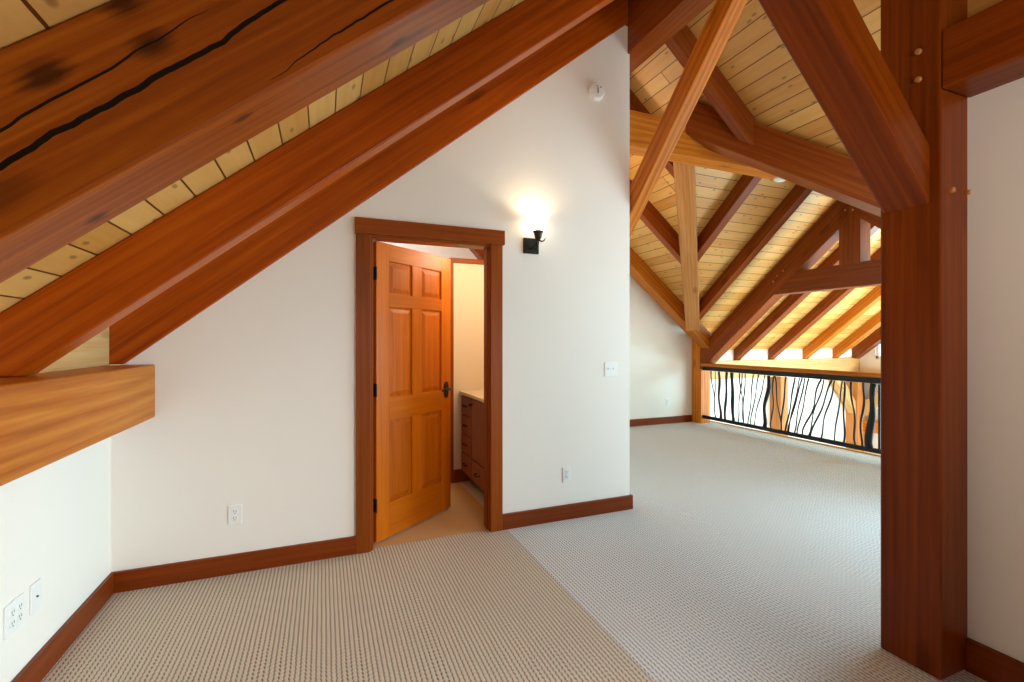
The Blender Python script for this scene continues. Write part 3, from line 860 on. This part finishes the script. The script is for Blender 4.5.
# smoke detector
sd = empty('smoke_detector', (1.985, YW, 3.315))
tag(sd, 'round white smoke detector high on the white wall', 'smoke detector')
bm = bmesh.new(); My = Matrix.Translation((1.985, YW, 3.315)) @ Matrix.Rotation(math.radians(90), 4, 'X')
lathe(bm, [(0.070, 0), (0.070, 0.010), (0.064, 0.013), (0.064, 0.024), (0.056, 0.032), (0.03, 0.034), (0, 0.035)], My, 32)
link('housing', bm, M_WHITE, sd, smooth=False)
bm = bmesh.new(); bxm(bm, (1.979, YW - 0.038, 3.29), (1.991, YW - 0.032, 3.335))
bxm(bm, (2.005, YW - 0.037, 3.338), (2.017, YW - 0.030, 3.347)); bxm(bm, (1.972, YW - 0.037, 3.343), (1.987, YW - 0.030, 3.349))
link('vent_slot', bm, plain('grey_slot', srgb(150, 140, 128), 0.6), sd)

# white disc fixture under the great ridge beam
dl = empty('disc_fixture', (4.49, 3.505, 3.085))
tag(dl, 'small round white disc fixture fixed under the long level beam', 'light')
bm = bmesh.new(); lathe(bm, [(0.072, 0), (0.072, -0.012), (0.064, -0.022), (0.04, -0.03), (0, -0.031)], Matrix.Translation((4.49, 3.505, 3.085)), 28)
link('housing', bm, M_WHITE, dl)
bm = bmesh.new(); lathe(bm, [(0.045, -0.029), (0.045, -0.033), (0, -0.034)], Matrix.Translation((4.49, 3.505, 3.085)), 24)
link('lens', bm, M_WHITE, dl)


# ---------------------------------------------------------------- outlets and switches
def plate_thing(name, c, nrm, w, h, label, cat, cells, kind, group=None):
    """wall plate; local x across, y up, z out of the wall"""
    n = V(nrm); x = V((0, 0, 1)).cross(n); M = Matrix.Translation(c) @ Matrix((x, V((0, 0, 1)), n)).transposed().to_4x4()
    r = empty(name, c); tag(r, label, cat, group)
    bm = bmesh.new(); bxm(bm, (-w / 2, -h / 2, 0), (w / 2, h / 2, 0.007)); bevel(bm, 0.003, 2)
    bmesh.ops.transform(bm, matrix=M, verts=bm.verts); link('cover_plate', bm, M_WHITE, r)
    for cx in cells:
        if kind == 'outlet':
            for cy in (-0.0195, 0.0195):
                bm = bmesh.new()
                lathe(bm, [(0, 0.0065), (0.0165, 0.0065), (0.0165, 0.0095), (0.0155, 0.0105), (0, 0.0105)], M @ Matrix.Translation((cx, cy, 0)), 20)
                s = link('socket', bm, M_WHITE, r)
                bm = bmesh.new()
                bxm(bm, (cx - 0.0075, cy - 0.001, 0.010), (cx - 0.0050, cy + 0.009, 0.0112)); bxm(bm, (cx + 0.0050, cy - 0.001, 0.010), (cx + 0.0075, cy + 0.009, 0.0112))
                bxm(bm, (cx - 0.0025, cy - 0.0105, 0.010), (cx + 0.0025, cy - 0.006, 0.0112))
                bmesh.ops.transform(bm, matrix=M, verts=bm.verts); link('slots', bm, M_SLOT, s)
        elif kind == 'switch':
            bm = bmesh.new(); bxm(bm, (cx - 0.0055, -0.012, 0.006), (cx + 0.0055, 0.012, 0.0085)); bxm(bm, (cx - 0.004, 0.0, 0.0085), (cx + 0.004, 0.009, 0.015))
            bmesh.ops.transform(bm, matrix=M, verts=bm.verts); link('toggle', bm, M_WHITE, r)
        else:
            bm = bmesh.new(); lathe(bm, [(0.004, 0.006), (0.004, 0.012), (0.002, 0.012), (0.002, 0.009), (0, 0.009)], M @ Matrix.Translation((cx, 0, 0)), 14)
            link('jack', bm, M_BRONZE, r)
    return r


plate_thing('wall_outlet', (-0.478, YW, 0.341), (0, -1, 0), 0.072, 0.116, 'white wall outlet low on the wall between the corner and the door', 'outlet', [0], 'outlet', 'wall outlets')
plate_thing('wall_outlet', (1.727, YW, 0.341), (0, -1, 0), 0.072, 0.116, 'white wall outlet low on the wall below the light switch', 'outlet', [0], 'outlet', 'wall outlets')
plate_thing('wall_outlet', (XL, 2.292, 0.345), (1, 0, 0), 0.116, 0.116, 'double-width white outlet plate on the low wall under the eave beam', 'outlet', [-0.023, 0.023], 'outlet', 'wall outlets')
plate_thing('cable_jack', (XL, 2.430, 0.345), (1, 0, 0), 0.072, 0.116, 'white plate with a single cable jack beside the double outlet', 'outlet', [0], 'jack')
plate_thing('wall_outlet', (5.27, YF, 0.354), (0, -1, 0), 0.072, 0.116, 'small outlet on the far loft wall near the corner post', 'outlet', [0], 'outlet', 'wall outlets')
plate_thing('light_switch', (2.125, YW, 1.136), (0, -1, 0), 0.116, 0.116, 'white double light switch near the end of the white wall', 'switch', [-0.023, 0.023], 'switch')

# ---------------------------------------------------------------- bathroom vanity
van = empty('bathroom_vanity', (1.5, 3.85, 0))
tag(van, 'brown wooden vanity cabinet with drawers and pale top inside the bathroom', 'cabinet')
VX, VY0, VY1 = 1.235, 3.30, 4.362
bm = bmesh.new(); bxm(bm, (VX + 0.02, VY0, 0.10), (1.828, VY1, 0.855)); bxm(bm, (VX + 0.09, VY0 + 0.01, 0), (1.828, VY1, 0.10))
link('body', bm, M_CAB, van)
bm = bmesh.new(); bxm(bm, (VX + 0.085, VY0 + 0.01, 0.0), (VX + 0.09, VY1, 0.10)); link('toe_kick', bm, M_SLOT, van)
bm = bmesh.new(); bxm(bm, (VX - 0.02, VY0, 0.855), (1.828, VY1 + 0.003, 0.885)); bevel(bm, 0.004, 2); link('countertop', bm, M_COUNTER, van)


def front(name, y0, y1, z0, z1, pull):
    bm = bmesh.new(); bxm(bm, (VX, y0, z0), (VX + 0.02, y1, z1)); bevel(bm, 0.004, 2)
    d = link(name, bm, M_CAB, van)
    bm = bmesh.new(); yc, zc = (y0 + y1) / 2, (z0 + z1) / 2
    if pull == 'pull':
        tube(bm, [(VX + 0.002, yc - 0.045, zc), (VX - 0.025, yc - 0.04, zc), (VX - 0.03, yc, zc - 0.006), (VX - 0.025, yc + 0.04, zc), (VX + 0.002, yc + 0.045, zc)], [0.006, 0.006, 0.007, 0.006, 0.006], 8)
        link('pull', bm, M_BRONZE, d, smooth=True)
    else:
        lathe(bm, [(0.006, 0), (0.006, 0.014), (0.014, 0.02), (0.014, 0.028), (0, 0.032)], Matrix.Translation((VX, y1 - 0.03, z1 - 0.05)) @ Matrix.Rotation(math.radians(-90), 4, 'Y'), 14)
        link('knob', bm, M_BRONZE, d, smooth=True)


for z0, z1 in ((0.12, 0.30), (0.31, 0.48), (0.49, 0.66), (0.67, 0.84)): front('drawer', 4.03, 4.35, z0, z1, 'pull')
front('drawer', 3.62, 4.02, 0.12, 0.30, 'pull'); front('cabinet_door', 3.62, 4.02, 0.31, 0.84, 'knob')
front('drawer', 3.31, 3.61, 0.12, 0.30, 'pull'); front('cabinet_door', 3.31, 3.61, 0.31, 0.84, 'knob')
point_light('bathroom_lamp', (1.35, 3.55, 2.10), 14, (1.0, 0.82, 0.60), 0.10)
# lamp on the hidden side of the bathroom wall that warms the loft's low slope
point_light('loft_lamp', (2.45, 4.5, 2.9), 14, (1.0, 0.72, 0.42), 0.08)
